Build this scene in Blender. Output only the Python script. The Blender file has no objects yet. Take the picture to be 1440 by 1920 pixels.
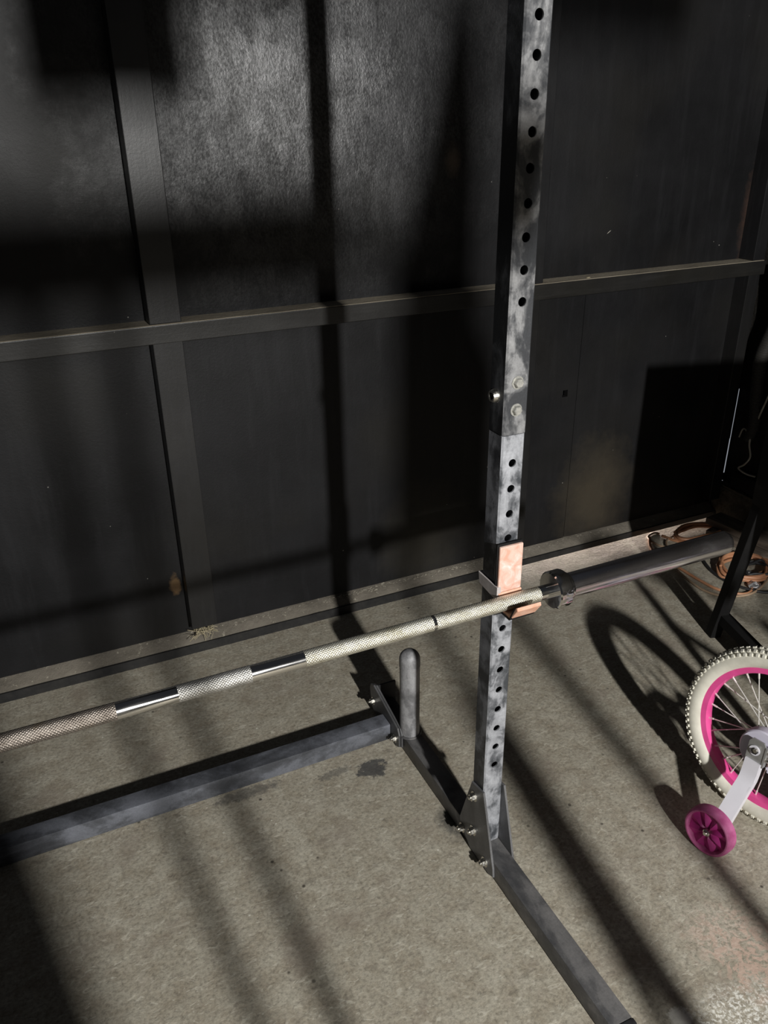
import bpy, bmesh, math, random
from mathutils import Vector, Matrix, Euler
random.seed(7)
C = bpy.context.scene.collection
PI = math.pi
V = Vector

# ------------------------------------------------------------------ materials
def mat(name, base=(.5,.5,.5), rough=.5, metal=0., spec=.5):
    m = bpy.data.materials.new(name); m.use_nodes = True
    b = m.node_tree.nodes['Principled BSDF']
    b.inputs['Base Color'].default_value = (*base, 1)
    b.inputs['Roughness'].default_value = rough
    b.inputs['Metallic'].default_value = metal
    b.inputs['Specular IOR Level'].default_value = spec
    return m
class NT:
    def __init__(s, m):
        s.m = m; s.t = m.node_tree; s.b = s.t.nodes['Principled BSDF']; s.co = None
    def n(s, typ, **kw):
        nd = s.t.nodes.new(typ)
        for k, v in kw.items():
            if k in nd.inputs: nd.inputs[k].default_value = v
            else: setattr(nd, k, v)
        return nd
    def l(s, a, b): s.t.links.new(a, b)
    def coord(s, scale=(1,1,1), loc=(0,0,0), rot=(0,0,0)):
        # object coordinates equal world coordinates here: every mesh is built in place
        tc = s.n('ShaderNodeTexCoord'); mp = s.n('ShaderNodeMapping')
        mp.inputs['Scale'].default_value = scale; mp.inputs['Location'].default_value = loc
        mp.inputs['Rotation'].default_value = rot
        s.l(tc.outputs['Object'], mp.inputs['Vector']); return mp.outputs['Vector']
    def noise(s, sc, det=4, rough=.55, vec=None, dist=0.):
        nd = s.n('ShaderNodeTexNoise'); nd.inputs['Scale'].default_value = sc
        nd.inputs['Detail'].default_value = det; nd.inputs['Roughness'].default_value = rough
        nd.inputs['Distortion'].default_value = dist
        s.l(vec if vec is not None else s.coord(), nd.inputs['Vector']); return nd.outputs['Fac']
    def ramp(s, fac, stops, interp='LINEAR'):
        r = s.n('ShaderNodeValToRGB'); r.color_ramp.interpolation = interp
        e = r.color_ramp.elements
        while len(e) < len(stops): e.new(.5)
        for el, (p, c) in zip(e, stops):
            el.position = p; el.color = (*c, 1) if isinstance(c, tuple) else (c, c, c, 1)
        s.l(fac, r.inputs['Fac']); return r.outputs['Color']
    def mix(s, fac, a, b, mode='MIX'):
        mx = s.n('ShaderNodeMix', data_type='RGBA', blend_type=mode)
        for i, v in ((0, fac), (6, a), (7, b)):
            sock = mx.inputs[i]
            if isinstance(v, bpy.types.NodeSocket): s.l(v, sock)
            elif isinstance(v, (int, float)): sock.default_value = v if i == 0 else (v, v, v, 1)
            else: sock.default_value = (*v, 1)
        return mx.outputs[2]
    def math(s, op, a, b=0., clamp=False):
        nd = s.n('ShaderNodeMath', operation=op); nd.use_clamp = clamp
        for i, v in enumerate((a, b)):
            if isinstance(v, bpy.types.NodeSocket): s.l(v, nd.inputs[i])
            else: nd.inputs[i].default_value = v
        return nd.outputs[0]
    def blob(s, c, r, soft=.5, sc=12., amp=.5, scale=(1,1,1), seedloc=(0,0,0)):
        """mask: 1 inside a noisy blob of radius r about c"""
        tc = s.n('ShaderNodeTexCoord')
        sub = s.n('ShaderNodeVectorMath', operation='SUBTRACT'); sub.inputs[1].default_value = c
        s.l(tc.outputs['Object'], sub.inputs[0])
        mul = s.n('ShaderNodeVectorMath', operation='MULTIPLY'); mul.inputs[1].default_value = scale
        s.l(sub.outputs[0], mul.inputs[0])
        ln = s.n('ShaderNodeVectorMath', operation='LENGTH'); s.l(mul.outputs[0], ln.inputs[0])
        nz = s.noise(sc, 6, .65, s.coord(loc=seedloc))
        d = s.math('ADD', s.math('DIVIDE', ln.outputs['Value'], r), s.math('MULTIPLY', s.math('SUBTRACT', nz, .5), amp*2))
        mr = s.n('ShaderNodeMapRange'); mr.inputs['From Min'].default_value = 1+soft*.5
        mr.inputs['From Max'].default_value = 1-soft*.5
        s.l(d, mr.inputs['Value']); return mr.outputs[0]
    def color(s, v): s.l(v, s.b.inputs['Base Color'])
    def rough(s, v): s.l(v, s.b.inputs['Roughness'])
    def bump(s, h, strength=.3, dist=.01):
        bp = s.n('ShaderNodeBump'); bp.inputs['Strength'].default_value = strength
        bp.inputs['Distance'].default_value = dist
        s.l(h, bp.inputs['Height']); s.l(bp.outputs[0], s.b.inputs['Normal'])

# concrete floor --------------------------------------------------------------
M_floor = mat('concrete_floor', rough=.75, spec=.25); t = NT(M_floor)
n1 = t.noise(2.2, 5, .6); n2 = t.noise(22, 6, .65); n3 = t.noise(120, 5, .7)
c = t.ramp(n1, [(.3, (.345,.318,.255)), (.7, (.43,.40,.328))])
c = t.mix(t.ramp(n2, [(.35, 1.), (.62, 0.)]), c, (.30,.265,.205))
c = t.mix(.75, c, t.mix(1., c, t.ramp(n3, [(.32, .50), (.5, 1.), (.75, 1.45)]), 'MULTIPLY'))
fl = t.noise(95, 3, .5, t.coord(scale=(.45,1,1), rot=(0,0,.5)), 1.2)
c = t.mix(t.math('MULTIPLY', t.ramp(fl, [(.60, 0.), (.68, 1.)]), .5), c, (.60,.57,.48))
c = t.mix(t.math('MULTIPLY', t.ramp(t.noise(60, 3, .5, t.coord(scale=(.5,1,1), rot=(0,0,2.1), loc=(3,3,0)), 1.), [(.30, 1.), (.38, 0.)]), .45), c, (.17,.15,.12))
# brownish patches, pits, pale chips
c = t.mix(t.math('MULTIPLY', t.ramp(t.noise(6.5, 4, .6, t.coord(loc=(3,1,0))), [(.56, 0.), (.66, 1.)]), .45), c, (.25,.21,.17))
vor = t.n('ShaderNodeTexVoronoi'); vor.inputs['Scale'].default_value = 22; t.l(t.coord(), vor.inputs['Vector'])
pit = t.math('MULTIPLY', t.ramp(vor.outputs['Distance'], [(.06, 1.), (.12, 0.)]), t.ramp(t.noise(9, 2, .5, t.coord(loc=(9,4,0))), [(.55, 0.), (.62, 1.)]))
c = t.mix(pit, c, (.09,.08,.065))
vor2 = t.n('ShaderNodeTexVoronoi'); vor2.inputs['Scale'].default_value = 31; t.l(t.coord(loc=(5,2,0)), vor2.inputs['Vector'])
chip = t.math('MULTIPLY', t.ramp(vor2.outputs['Distance'], [(.05, 1.), (.1, 0.)]), t.ramp(t.noise(8, 2, .5, t.coord(loc=(1,7,0))), [(.56, 0.), (.62, 1.)]))
c = t.mix(chip, c, (.62,.60,.52))
spk = t.ramp(t.noise(130, 5, .7, t.coord(loc=(6,6,0)), .4), [(.48, 0.), (.58, 1.)])
# oil splash, tyre dirt beside the base tube, pale scuffs and pinkish paint residue
c = t.mix(t.math('MULTIPLY', t.blob((-.128,.372,0), .036, .35, 42, 1.5, (1,1.2,1)), .85), c, (.050,.051,.055))
c = t.mix(t.math('MULTIPLY', t.blob((-.225,.40,0), .022, .5, 60, 1.3, (.5,1.6,1)), .5), c, (.09,.09,.085))
c = t.mix(t.math('MULTIPLY', t.blob((-.45,.432,0), .024, .5, 60, 1.3, (.3,1.3,1), (2,0,0)), .6), c, (.06,.06,.06))
c = t.mix(t.math('MULTIPLY', t.blob((-.005,.12,0), .05, .6, 30, .8, (1,.8,1), (4,0,0)), .8), c, (.05,.05,.048))
c = t.mix(t.math('MULTIPLY', t.math('MULTIPLY', spk, t.blob((.225,-.515,0), .075, .8, 30, 1., (.8,1.6,1), (7,0,0))), .8), c, (.85,.84,.78))
c = t.mix(t.math('MULTIPLY', t.blob((.13,-.475,0), .022, .4, 60, 1.4, (1,1.2,1), (7,0,0)), .7), c, (.75,.74,.68))
c = t.mix(t.math('MULTIPLY', t.math('MULTIPLY', t.ramp(t.noise(48, 5, .6, t.coord(loc=(2,6,0)), 1.2), [(.47, 0.), (.53, 1.)]), t.blob((.345,-.425,0), .085, .8, 22, 1., (1,1,1), (1,5,0))), .6), c, (.60,.42,.34))
c = t.mix(t.math('MULTIPLY', t.math('MULTIPLY', spk, t.blob((.325,-.365,0), .05, .8, 30, 1., (.7,1,1), (5,5,0))), .6), c, (.62,.52,.44))
c = t.mix(t.math('MULTIPLY', t.ramp(t.noise(30, 3, .5, t.coord(scale=(1,1,1), loc=(0,0,3)), 1.5), [(.62, 0.), (.68, 1.)]), .25), c, (.5,.45,.38))
t.color(c)
t.rough(t.ramp(n2, [(.3,.62),(.7,.85)]))
t.bump(t.math('ADD', t.math('MULTIPLY', n3, .5), n2), .35, .006)

# black painted timber / sheet -------------------------------------------------
def wall_paint(name, worn, base=(.0105,.0105,.0115), streak=(26,26,3.2), warm=0.):
    m = mat(name, rough=.5, spec=.32 if worn else .5); t = NT(m)
    va = t.coord(scale=streak); n1 = t.noise(1., 6, .65, va); n2 = t.noise(3.1, 5, .6); n3 = t.noise(150, 4, .7)
    c = t.ramp(n2, [(.28, tuple(x*.62 for x in base)), (.72, tuple(x*1.35 for x in base))])
    c = t.mix(t.math('MULTIPLY', t.ramp(n1, [(.5, 0.), (.72, 1.)]), .35), c, tuple(x*2.2 for x in base))
    c = t.mix(t.math('MULTIPLY', t.ramp(t.noise(2.1, 3, .5, t.coord(loc=(4,0,9))), [(.5, 0.), (.7, 1.)]), .55), c, tuple(q*1.5*w_ for q, w_ in zip(base,(1.05,.98,.78))))
    v = t.n('ShaderNodeTexVoronoi'); v.inputs['Scale'].default_value = 17; t.l(t.coord(loc=(2,0,1)), v.inputs['Vector'])
    sp = t.math('MULTIPLY', t.ramp(v.outputs['Distance'], [(.022, 1.), (.04, 0.)]), t.ramp(t.noise(7, 2, .5, t.coord(loc=(8,8,1))), [(.57, 0.), (.6, 1.)]))
    c = t.mix(sp, c, (.3,.29,.26))
    rr = t.ramp(n2, [(.3, .46), (.7, .56)] if worn else [(.3, .33), (.7, .43)])
    h = t.math('ADD', t.math('MULTIPLY', n1, .25), t.math('MULTIPLY', n3, .25))
    if worn:
        # blistered glossy paint patch high on the panel; lamp glare lightened into its colour
        w = t.blob((.07,1.13,1.60), .42, 1.3, 6, .75, (1,1,1.15))
        nz = t.math('ADD', t.math('MULTIPLY', t.noise(16, 5, .7, t.coord(scale=(1,1,.5)), .5), .5), t.math('MULTIPLY', t.noise(170, 4, .75, t.coord(scale=(1,1,.7))), .5))
        t.l(t.math('ADD', .22, t.math('MULTIPLY', t.math('MULTIPLY', w, t.ramp(nz, [(.40, .15), (.58, 1.)])), .78)), t.b.inputs['Specular IOR Level'])
        glare_mask = t.math('MULTIPLY', w, t.ramp(nz, [(.42, 0.), (.6, 1.)]))
        c = t.mix(t.math('MULTIPLY', glare_mask, .6), c, (.050,.050,.054))
        rr = t.mix(w, rr, t.ramp(nz, [(.40, .42), (.60, .30)]))
        h = t.math('ADD', h, t.math('MULTIPLY', t.math('MULTIPLY', w, nz), 1.3))
        p = t.blob((.42,1.13,.20), .12, 1.4, 11, .7, (1,1,.8), (3,3,3))
        c = t.mix(t.math('MULTIPLY', p, .5), c, (.052,.046,.034))
        p = t.blob((1.15,1.13,.22), .13, 1.4, 11, .7, (1,1,.8), (6,3,3))
        c = t.mix(t.math('MULTIPLY', p, .7), c, (.07,.058,.040))
        p = t.blob((-.455,1.13,.235), .022, .6, 40, .8, (1.4,1,.7), (6,3,3))
        c = t.mix(p, c, (.16,.10,.05))
        p = t.blob((.50,1.13,1.42), .02, 1.2, 30, .8, (1,1,.6), (1,3,3))
        c = t.mix(t.math('MULTIPLY', p, .6), c, (.12,.09,.07))
        p = t.blob((1.72,1.13,1.2), .03, 1.2, 30, .8, (1,1,.25), (1,3,3))
        c = t.mix(t.math('MULTIPLY', p, .5), c, (.09,.05,.035))
    t.color(c); t.rough(rr); t.bump(h, .5 if worn else .25, .004)
    return m
M_wall = wall_paint('black_painted_panel', True)
M_stud = wall_paint('black_painted_stud', False, (.0115,.0115,.0125), (60,60,6))
t = NT(M_stud)
M_rail = wall_paint('black_painted_rail', False, (.0155,.015,.0145), (5,60,60))
t = NT(M_rail)   # worn and chipped grain on the rail
M_black = mat('black_sill_face', (.012,.012,.013), .6); t = NT(M_black)
t.color(t.ramp(t.noise(30,5,.7), [(.35,(.008,.008,.009)),(.7,(.022,.021,.020))]))
M_dust = mat('dusty_timber_top', rough=.9, spec=.2); t = NT(M_dust)
t.color(t.ramp(t.noise(14, 6, .65, t.coord(scale=(.5,1,1))), [(.3,(.21,.182,.14)),(.7,(.36,.318,.25))])); t.bump(t.noise(60,5,.7), .5, .005)
M_sill = mat('crumbling_concrete_sill', rough=.95, spec=.15); t = NT(M_sill)
c = t.ramp(t.noise(12, 6, .7, t.coord(scale=(.6,1,1))), [(.3,(.11,.098,.08)),(.7,(.22,.197,.163))])
c = t.mix(t.ramp(t.noise(45, 5, .7, t.coord(loc=(2,2,2))), [(.6,0.),(.68,.8)]), c, (.40,.37,.30))
t.color(c); t.bump(t.noise(50,6,.75), .8, .01)
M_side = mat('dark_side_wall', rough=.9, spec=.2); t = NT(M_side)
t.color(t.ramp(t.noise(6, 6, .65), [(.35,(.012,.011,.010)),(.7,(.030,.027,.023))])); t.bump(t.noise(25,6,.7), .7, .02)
M_footing = mat('rough_footing', rough=.95, spec=.2); t = NT(M_footing)
t.color(t.ramp(t.noise(22, 6, .7), [(.35,(.07,.06,.045)),(.7,(.20,.17,.13))])); t.bump(t.noise(30,6,.7), .9, .02)

# rack steel: dark grey paint with chalky wipe marks ----------------------------
def steel(name, dark, light, amount=.5, scale=16., rough=(.42,.62), streak=(1,1,.6), off=(0,0,0), met=.15):
    m = mat(name, rough=.5, metal=met, spec=.5); t = NT(m)
    nA = t.noise(scale, 6, .6, t.coord(scale=streak, loc=off), .6)
    nB = t.math('ADD', t.math('MULTIPLY', t.noise(scale*.4, 3, .5, t.coord(loc=(off[0]+3, off[1]+1, off[2]))), .5), t.math('MULTIPLY', t.noise(scale*2.6, 5, .6, t.coord(loc=(off[0], off[1]+6, off[2]))), .5))
    nC = t.noise(260, 3, .6)
    f = t.math('ADD', t.math('MULTIPLY', nA, .60), t.math('MULTIPLY', nB, .40))
    a = .52-.12*amount
    col = t.ramp(f, [(a-.07, dark), (a-.012, tuple(x*.68+y*.32 for x,y in zip(dark,light))), (a+.015, tuple(x*.35+y*.65 for x,y in zip(dark,light))), (a+.10, light)])
    col = t.mix(.25, col, t.mix(1., col, t.ramp(nC, [(.3,.5),(.7,1.4)]), 'MULTIPLY'))
    t.color(col); t.rough(t.ramp(f, [(.3,rough[0]),(.7,rough[1])])); t.bump(nC, .12, .002)
    return m
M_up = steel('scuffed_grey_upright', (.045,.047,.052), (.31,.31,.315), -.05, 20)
M_side_up = steel('shaded_scuffed_side', (.012,.013,.015), (.085,.09,.10), -.55, 15, off=(2,7,1), met=0.)  # upper side faces: shade put into the paint as a darker copy
M_side_low = steel('shaded_grey_scuffed_side', (.035,.037,.043), (.26,.27,.30), .0, 15, off=(2,3,1), met=0.)  # lower side faces: milder darkening, also shade mixed into the paint
M_uplow = steel('scuffed_grey_lower_upright', (.055,.06,.068), (.40,.41,.44), .25, 21, off=(5,3,1))
M_foot = steel('scuffed_grey_foot', (.055,.055,.058), (.165,.16,.158), .2, 9, streak=(1,.6,1))
M_cross = steel('bluish_grey_crossmember', (.055,.058,.066), (.175,.185,.215), .1, 11, streak=(.35,1,1))
M_gus = steel('grey_gusset', (.085,.085,.088), (.16,.16,.165), .3, 6)
M_horn = steel('grey_storage_horn', (.14,.14,.145), (.34,.34,.35), .3, 20, streak=(1,1,.35))
M_bolt = mat('zinc_bolt', (.62,.60,.55), .28, 1.); t = NT(M_bolt); t.rough(t.ramp(t.noise(200,3), [(.3,.2),(.7,.42)]))
M_boltface = mat('dusty_zinc_bolt', (.42,.41,.38), .5, .6); t = NT(M_boltface)
t.color(t.ramp(t.noise(150,4), [(.3,(.3,.3,.28)),(.7,(.52,.51,.47))]))
M_liner = mat('peach_plastic_liner', rough=.45, spec=.4); t = NT(M_liner)
c = t.ramp(t.noise(38,5,.6,None,1.2), [(.32,(.66,.36,.27)),(.52,(.72,.50,.42)),(.68,(.80,.70,.66))])
t.color(c); t.rough(t.ramp(t.noise(60,3), [(.3,.35),(.7,.6)]))
M_lip = mat('orange_plastic_lip', rough=.5, spec=.4); t = NT(M_lip)
t.color(t.ramp(t.noise(50,5,.6), [(.3,(.60,.30,.19)),(.7,(.74,.47,.36))]))
M_white = mat('pale_grey_strap', rough=.5); t = NT(M_white)
t.color(t.ramp(t.noise(50,4), [(.3,(.42,.38,.37)),(.7,(.58,.54,.53))]))
# barbell
M_chrome = mat('chrome', (.78,.77,.75), .12, 1.); t = NT(M_chrome)
t.rough(t.ramp(t.noise(70,4,.6,t.coord(scale=(.15,1,1))), [(.35,.09),(.7,.22)]))
M_sleeve = mat('worn_chrome_sleeve', (.85,.83,.85), .16, 1.); t = NT(M_sleeve)
t.color(t.ramp(t.noise(14,6,.7,t.coord(scale=(.35,1,1))), [(.3,(.68,.65,.67)),(.7,(.95,.93,.96))]))
t.rough(t.ramp(t.noise(24,6,.7,t.coord(scale=(.3,1,1),loc=(1,1,1))), [(.35,.10),(.7,.30)]))
t.bump(t.noise(150,3,.6,t.coord(scale=(.02,1,1))), .25, .002)
def knurl(name, a, b, ru=.42):
    m = mat(name, rough=ru, metal=.85); t = NT(m)
    n_ = t.noise(60, 6, .7, t.coord(scale=(.5,1,1)))
    c = t.ramp(n_, [(.34, a), (.6, b)])
    c = t.mix(t.math('MULTIPLY', t.ramp(t.noise(22,4,.6,t.coord(loc=(4,4,0))), [(.60,0.),(.72,1.)]), .45), c, (.32,.22,.10))
    t.color(c)
    v1 = t.n('ShaderNodeTexWave', bands_direction='DIAGONAL'); v1.inputs['Scale'].default_value = 120
    t.l(t.coord(), v1.inputs['Vector'])
    v2 = t.n('ShaderNodeTexWave', bands_direction='DIAGONAL'); v2.inputs['Scale'].default_value = 120
    t.l(t.coord(scale=(-1,1,1)), v2.inputs['Vector'])
    h = t.math('ADD', t.math('MULTIPLY', v1.outputs['Fac'], v2.outputs['Fac']), t.math('MULTIPLY', t.noise(300,4,.7), 1.2))
    t.bump(h, .6, .0015); return m
M_knurlR = knurl('pale_knurling', (.50,.47,.36), (.82,.80,.70))
M_knurlC = knurl('grey_knurling', (.44,.43,.40), (.70,.69,.66))
M_knurlL = knurl('shaded_brown_knurling', (.19,.16,.135), (.38,.335,.295))  # brown metal, darkened further for the shadow lying over the bar's left part
# bike
M_tyre = mat('cream_rubber', rough=.6, spec=.35); t = NT(M_tyre)
t.color(t.ramp(t.noise(30,5,.6), [(.3,(.58,.56,.48)),(.7,(.72,.70,.61))]))
M_pink = mat('pink_rim', (.78,.075,.30), .35); t = NT(M_pink)
t.color(t.ramp(t.noise(20,4), [(.3,(.70,.07,.27)),(.7,(.85,.11,.36))]))
M_mag = mat('magenta_plastic', (.48,.035,.24), .42); t = NT(M_mag)
t.color(t.ramp(t.noise(30,4), [(.3,(.40,.03,.20)),(.7,(.54,.045,.28))]))
M_magr = mat('dusty_pink_rubber', (.5,.1,.28), .65); t = NT(M_magr)
t.color(t.ramp(t.noise(40,5), [(.3,(.38,.055,.19)),(.7,(.56,.16,.34))]))
M_lav = mat('pale_lavender_plastic', (.58,.56,.66), .38); t = NT(M_lav)
t.color(t.ramp(t.noise(10,3), [(.3,(.54,.52,.62)),(.7,(.62,.60,.70))]))
M_arm = mat('white_enamel', (.68,.67,.72), .3)
t = NT(M_arm); t.color(t.ramp(t.noise(12,3), [(.3,(.62,.61,.66)),(.7,(.70,.69,.74))]))
M_brk = mat('grey_steel_bracket', (.36,.36,.35), .4, .6)
t = NT(M_brk); t.color(t.ramp(t.noise(30,3), [(.3,(.30,.30,.29)),(.7,(.42,.42,.41))]))
M_spoke = mat('steel_spoke', (.82,.80,.76), .35, .4)
t = NT(M_spoke); t.rough(t.ramp(t.noise(90,2), [(.3,.25),(.7,.45)]))
M_rub = mat('black_rubber', (.015,.015,.016), .6)
t = NT(M_rub); t.color(t.ramp(t.noise(40,4), [(.3,(.010,.010,.011)),(.7,(.022,.022,.024))]))
M_dark = mat('black_powder_coat', (.008,.008,.009), .75, spec=.2)
t = NT(M_dark); t.color(t.ramp(t.noise(20,4), [(.3,(.006,.006,.0065)),(.7,(.011,.0105,.0105))]))
M_cordO = mat('orange_cord', (.50,.22,.11), .5); t = NT(M_cordO)
t.color(t.ramp(t.noise(14,4), [(.3,(.40,.17,.085)),(.7,(.56,.29,.16))]))
M_cordT = mat('tan_cord', (.36,.25,.16), .5); t = NT(M_cordT)
t.color(t.ramp(t.noise(14,4), [(.3,(.28,.19,.12)),(.7,(.44,.32,.22))]))
M_cordW = mat('dirty_white_cord', (.42,.40,.34), .6)
t = NT(M_cordW); t.color(t.ramp(t.noise(30,4), [(.3,(.30,.28,.23)),(.7,(.5,.48,.42))]))
M_hose = mat('grey_ribbed_hose', (.05,.048,.044), .6); t = NT(M_hose)
w_ = t.n('ShaderNodeTexWave', bands_direction='Z'); w_.inputs['Scale'].default_value = 60; t.l(t.coord(), w_.inputs['Vector'])
t.color(t.ramp(w_.outputs['Fac'], [(.3,(.022,.021,.019)),(.7,(.055,.052,.047))])); t.bump(w_.outputs['Fac'], .8, .004)
M_plank = mat('old_brown_plank', (.14,.11,.08), .8); t = NT(M_plank)
t.color(t.ramp(t.noise(6,5,.6,t.coord(scale=(8,1,8))), [(.3,(.075,.058,.045)),(.7,(.19,.15,.115))]))
M_straw = mat('dry_straw', (.42,.36,.22), .8)
t = NT(M_straw); t.color(t.ramp(t.noise(60,3), [(.3,(.34,.29,.18)),(.7,(.5,.44,.30))]))
M_crumb = mat('pale_crumbs', (.3,.28,.22), .9)
t = NT(M_crumb); t.color(t.ramp(t.noise(90,3), [(.3,(.16,.14,.11)),(.7,(.42,.39,.32))]))
M_foil = mat('crumpled_silver_wrap', (.5,.49,.50), .3, .8)
t = NT(M_foil); t.bump(t.noise(60,5,.7), .8, .01)
M_daylight = bpy.data.materials.new('daylight_gap'); M_daylight.use_nodes = True
nt = M_daylight.node_tree; nt.nodes.clear()
e_ = nt.nodes.new('ShaderNodeEmission'); o_ = nt.nodes.new('ShaderNodeOutputMaterial')
e_.inputs['Color'].default_value = (.8,.85,.95,1); e_.inputs['Strength'].default_value = .3
nt.links.new(e_.outputs[0], o_.inputs[0])

# ------------------------------------------------------------------ mesh helpers
def NB(): return bmesh.new()
def frame_mat(p0, d):
    d = V(d).normalized(); up = V((0,0,1)) if abs(d.z) < .95 else V((1,0,0))
    x = up.cross(d).normalized(); y = d.cross(x)
    m = Matrix((x, y, d)).transposed().to_4x4(); m.translation = V(p0); return m
def box(bm, lo, hi, bev=.0, M=None):
    r = bmesh.ops.create_cube(bm, size=1.)
    vs = r['verts']; lo = V(lo); hi = V(hi); c_ = (lo+hi)/2; s_ = hi-lo
    for v in vs: v.co = V((c_.x+v.co.x*s_.x, c_.y+v.co.y*s_.y, c_.z+v.co.z*s_.z))
    if bev > 0:
        es = list({e for v in vs for e in v.link_edges})
        b = bmesh.ops.bevel(bm, geom=es, offset=bev, segments=2, affect='EDGES', profile=.6)
        vs = list({v for f in b['faces'] for v in f.verts} | {v for v in vs if v.is_valid})
    if M is not None: bmesh.ops.transform(bm, matrix=M, verts=vs)
    return vs
def rings(bm, rs, closed_ends=True, cyc=False):
    """rs: list of rings (lists of Vectors); bridge them"""
    R_ = [[bm.verts.new(p) for p in r] for r in rs]
    n = len(R_[0]); pairs = list(zip(R_, R_[1:])) + ([(R_[-1], R_[0])] if cyc else [])
    for a, b in pairs:
        for i in range(n):
            bm.faces.new((a[i], a[(i+1)%n], b[(i+1)%n], b[i]))
    if closed_ends and not cyc:
        bm.faces.new(list(reversed(R_[0]))); bm.faces.new(R_[-1])
    return R_
def lathe(bm, p0, d, prof, n=32, closed=True, M=None):
    """prof: (radius, distance along d)"""
    F = frame_mat(p0, d)
    if M is not None: F = M @ F
    rs = [[F @ V((max(r,1e-5)*math.cos(2*PI*i/n), max(r,1e-5)*math.sin(2*PI*i/n), h)) for i in range(n)] for r, h in prof]
    rings(bm, rs, closed)
def cyl(bm, a, b, r, n=24, M=None):
    a = V(a); b = V(b); lathe(bm, a, b-a, [(r,0),(r,(b-a).length)], n, True, M)
def smooth_path(pts, sub=8):
    pts = [V(p) for p in pts]; out = []
    P_ = [pts[0]*2-pts[1]] + pts + [pts[-1]*2-pts[-2]]
    for i in range(1, len(P_)-2):
        a, b, c_, d = P_[i-1:i+3]
        for k in range(sub):
            u = k/sub
            out.append(.5*((2*b)+(c_-a)*u+(2*a-5*b+4*c_-d)*u*u+(3*b-a-3*c_+d)*u**3))
    out.append(pts[-1]); return out
def tube(bm, pts, r, n=8, sub=8, taper=None, smooth=True):
    P_ = smooth_path(pts, sub) if smooth else [V(p) for p in pts]
    rs = []; up = None
    for i, p in enumerate(P_):
        d = (P_[min(i+1,len(P_)-1)]-P_[max(i-1,0)]).normalized()
        if up is None: up = V((0,0,1)) if abs(d.z) < .9 else V((1,0,0))
        x = up.cross(d).normalized(); y = d.cross(x).normalized(); up = y
        rr = r if taper is None else r*(taper[0]+(taper[1]-taper[0])*i/(len(P_)-1))
        rs.append([p+rr*(math.cos(2*PI*k/n)*x+math.sin(2*PI*k/n)*y) for k in range(n)])
    rings(bm, rs, True)
def rect_sweep(bm, pts, w_, h_, side):
    """flat bar along pts; side = width direction"""
    pts = [V(p) for p in pts]; rs = []
    for i, p in enumerate(pts):
        d = (pts[min(i+1,len(pts)-1)]-pts[max(i-1,0)]).normalized()
        s_ = (V(side)-d*V(side).dot(d)).normalized(); q = d.cross(s_).normalized()
        rs.append([p+s_*w_/2+q*h_/2, p-s_*w_/2+q*h_/2, p-s_*w_/2-q*h_/2, p+s_*w_/2-q*h_/2])
    rings(bm, rs, True)
def prism(bm, poly, axis, a, b, bev=0.):
    """poly of 2D points in the plane normal to axis (0: y,z  1: x,z  2: x,y), extruded a..b"""
    def P3(q, t_):
        return V((t_,q[0],q[1])) if axis == 0 else V((q[0],t_,q[1])) if axis == 1 else V((q[0],q[1],t_))
    R_ = rings(bm, [[P3(q,a) for q in poly],[P3(q,b) for q in poly]], True)
    if bev:
        es = [e for r in R_ for v in r for e in v.link_edges if e.other_vert(v) in r]
        bmesh.ops.bevel(bm, geom=list(set(es)), offset=bev, segments=1, affect='EDGES')
def hexnut(bm, p0, d, r, h, stud=0., hole=0.):
    lathe(bm, p0, d, [(r*1.35,0),(r*1.35,h*.18),(r*1.02,h*.18)], 20)
    lathe(bm, V(p0)+V(d).normalized()*h*.18, d, [(r,0),(r,h*.7),(r*.86,h*.85)], 6)
    if stud: lathe(bm, V(p0)+V(d).normalized()*h*.8, d, [(r*.5,0),(r*.5,stud*.8),(r*.38,stud)], 14)

def obj(name, bm, m, parent=None, smooth=True, ang=35, bev=0., label=None, side=None):
    bmesh.ops.remove_doubles(bm, verts=bm.verts, dist=1e-6)
    bmesh.ops.recalc_face_normals(bm, faces=bm.faces)
    me = bpy.data.meshes.new(name); bm.to_mesh(me); bm.free()
    me.materials.append(m)
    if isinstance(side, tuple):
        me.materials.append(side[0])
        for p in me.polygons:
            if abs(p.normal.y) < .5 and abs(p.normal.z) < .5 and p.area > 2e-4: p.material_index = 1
    if smooth:
        for p in me.polygons: p.use_smooth = True
        try: me.set_sharp_from_angle(angle=math.radians(ang))
        except Exception: pass
    o = bpy.data.objects.new(name, me); C.objects.link(o)
    if bev:
        md = o.modifiers.new('bevel', 'BEVEL'); md.width = bev; md.segments = 2; md.limit_method = 'ANGLE'
    if parent is not None:
        o.parent = parent
        w = Matrix.Translation(parent.location) if parent.type == 'EMPTY' else Matrix.Identity(4)
        o.matrix_parent_inverse = w.inverted()
    if label: o['label'] = label
    return o
def thing(name, label, cat, loc, group=None):
    o = bpy.data.objects.new(name, None); C.objects.link(o); o.empty_display_size = .05
    o.location = loc; o['label'] = label; o['category'] = cat
    if group: o['group'] = group
    return o
def tag(o, label, cat, group=None):
    o['label'] = label; o['category'] = cat
    if group: o['group'] = group
    return o
def struct(name, bm, m, parent=None, label=None, cat=None, **k):
    o = obj(name, bm, m, parent, **k)
    if parent is None:
        o['kind'] = 'structure'; o['label'] = label; o['category'] = cat
    return o

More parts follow.
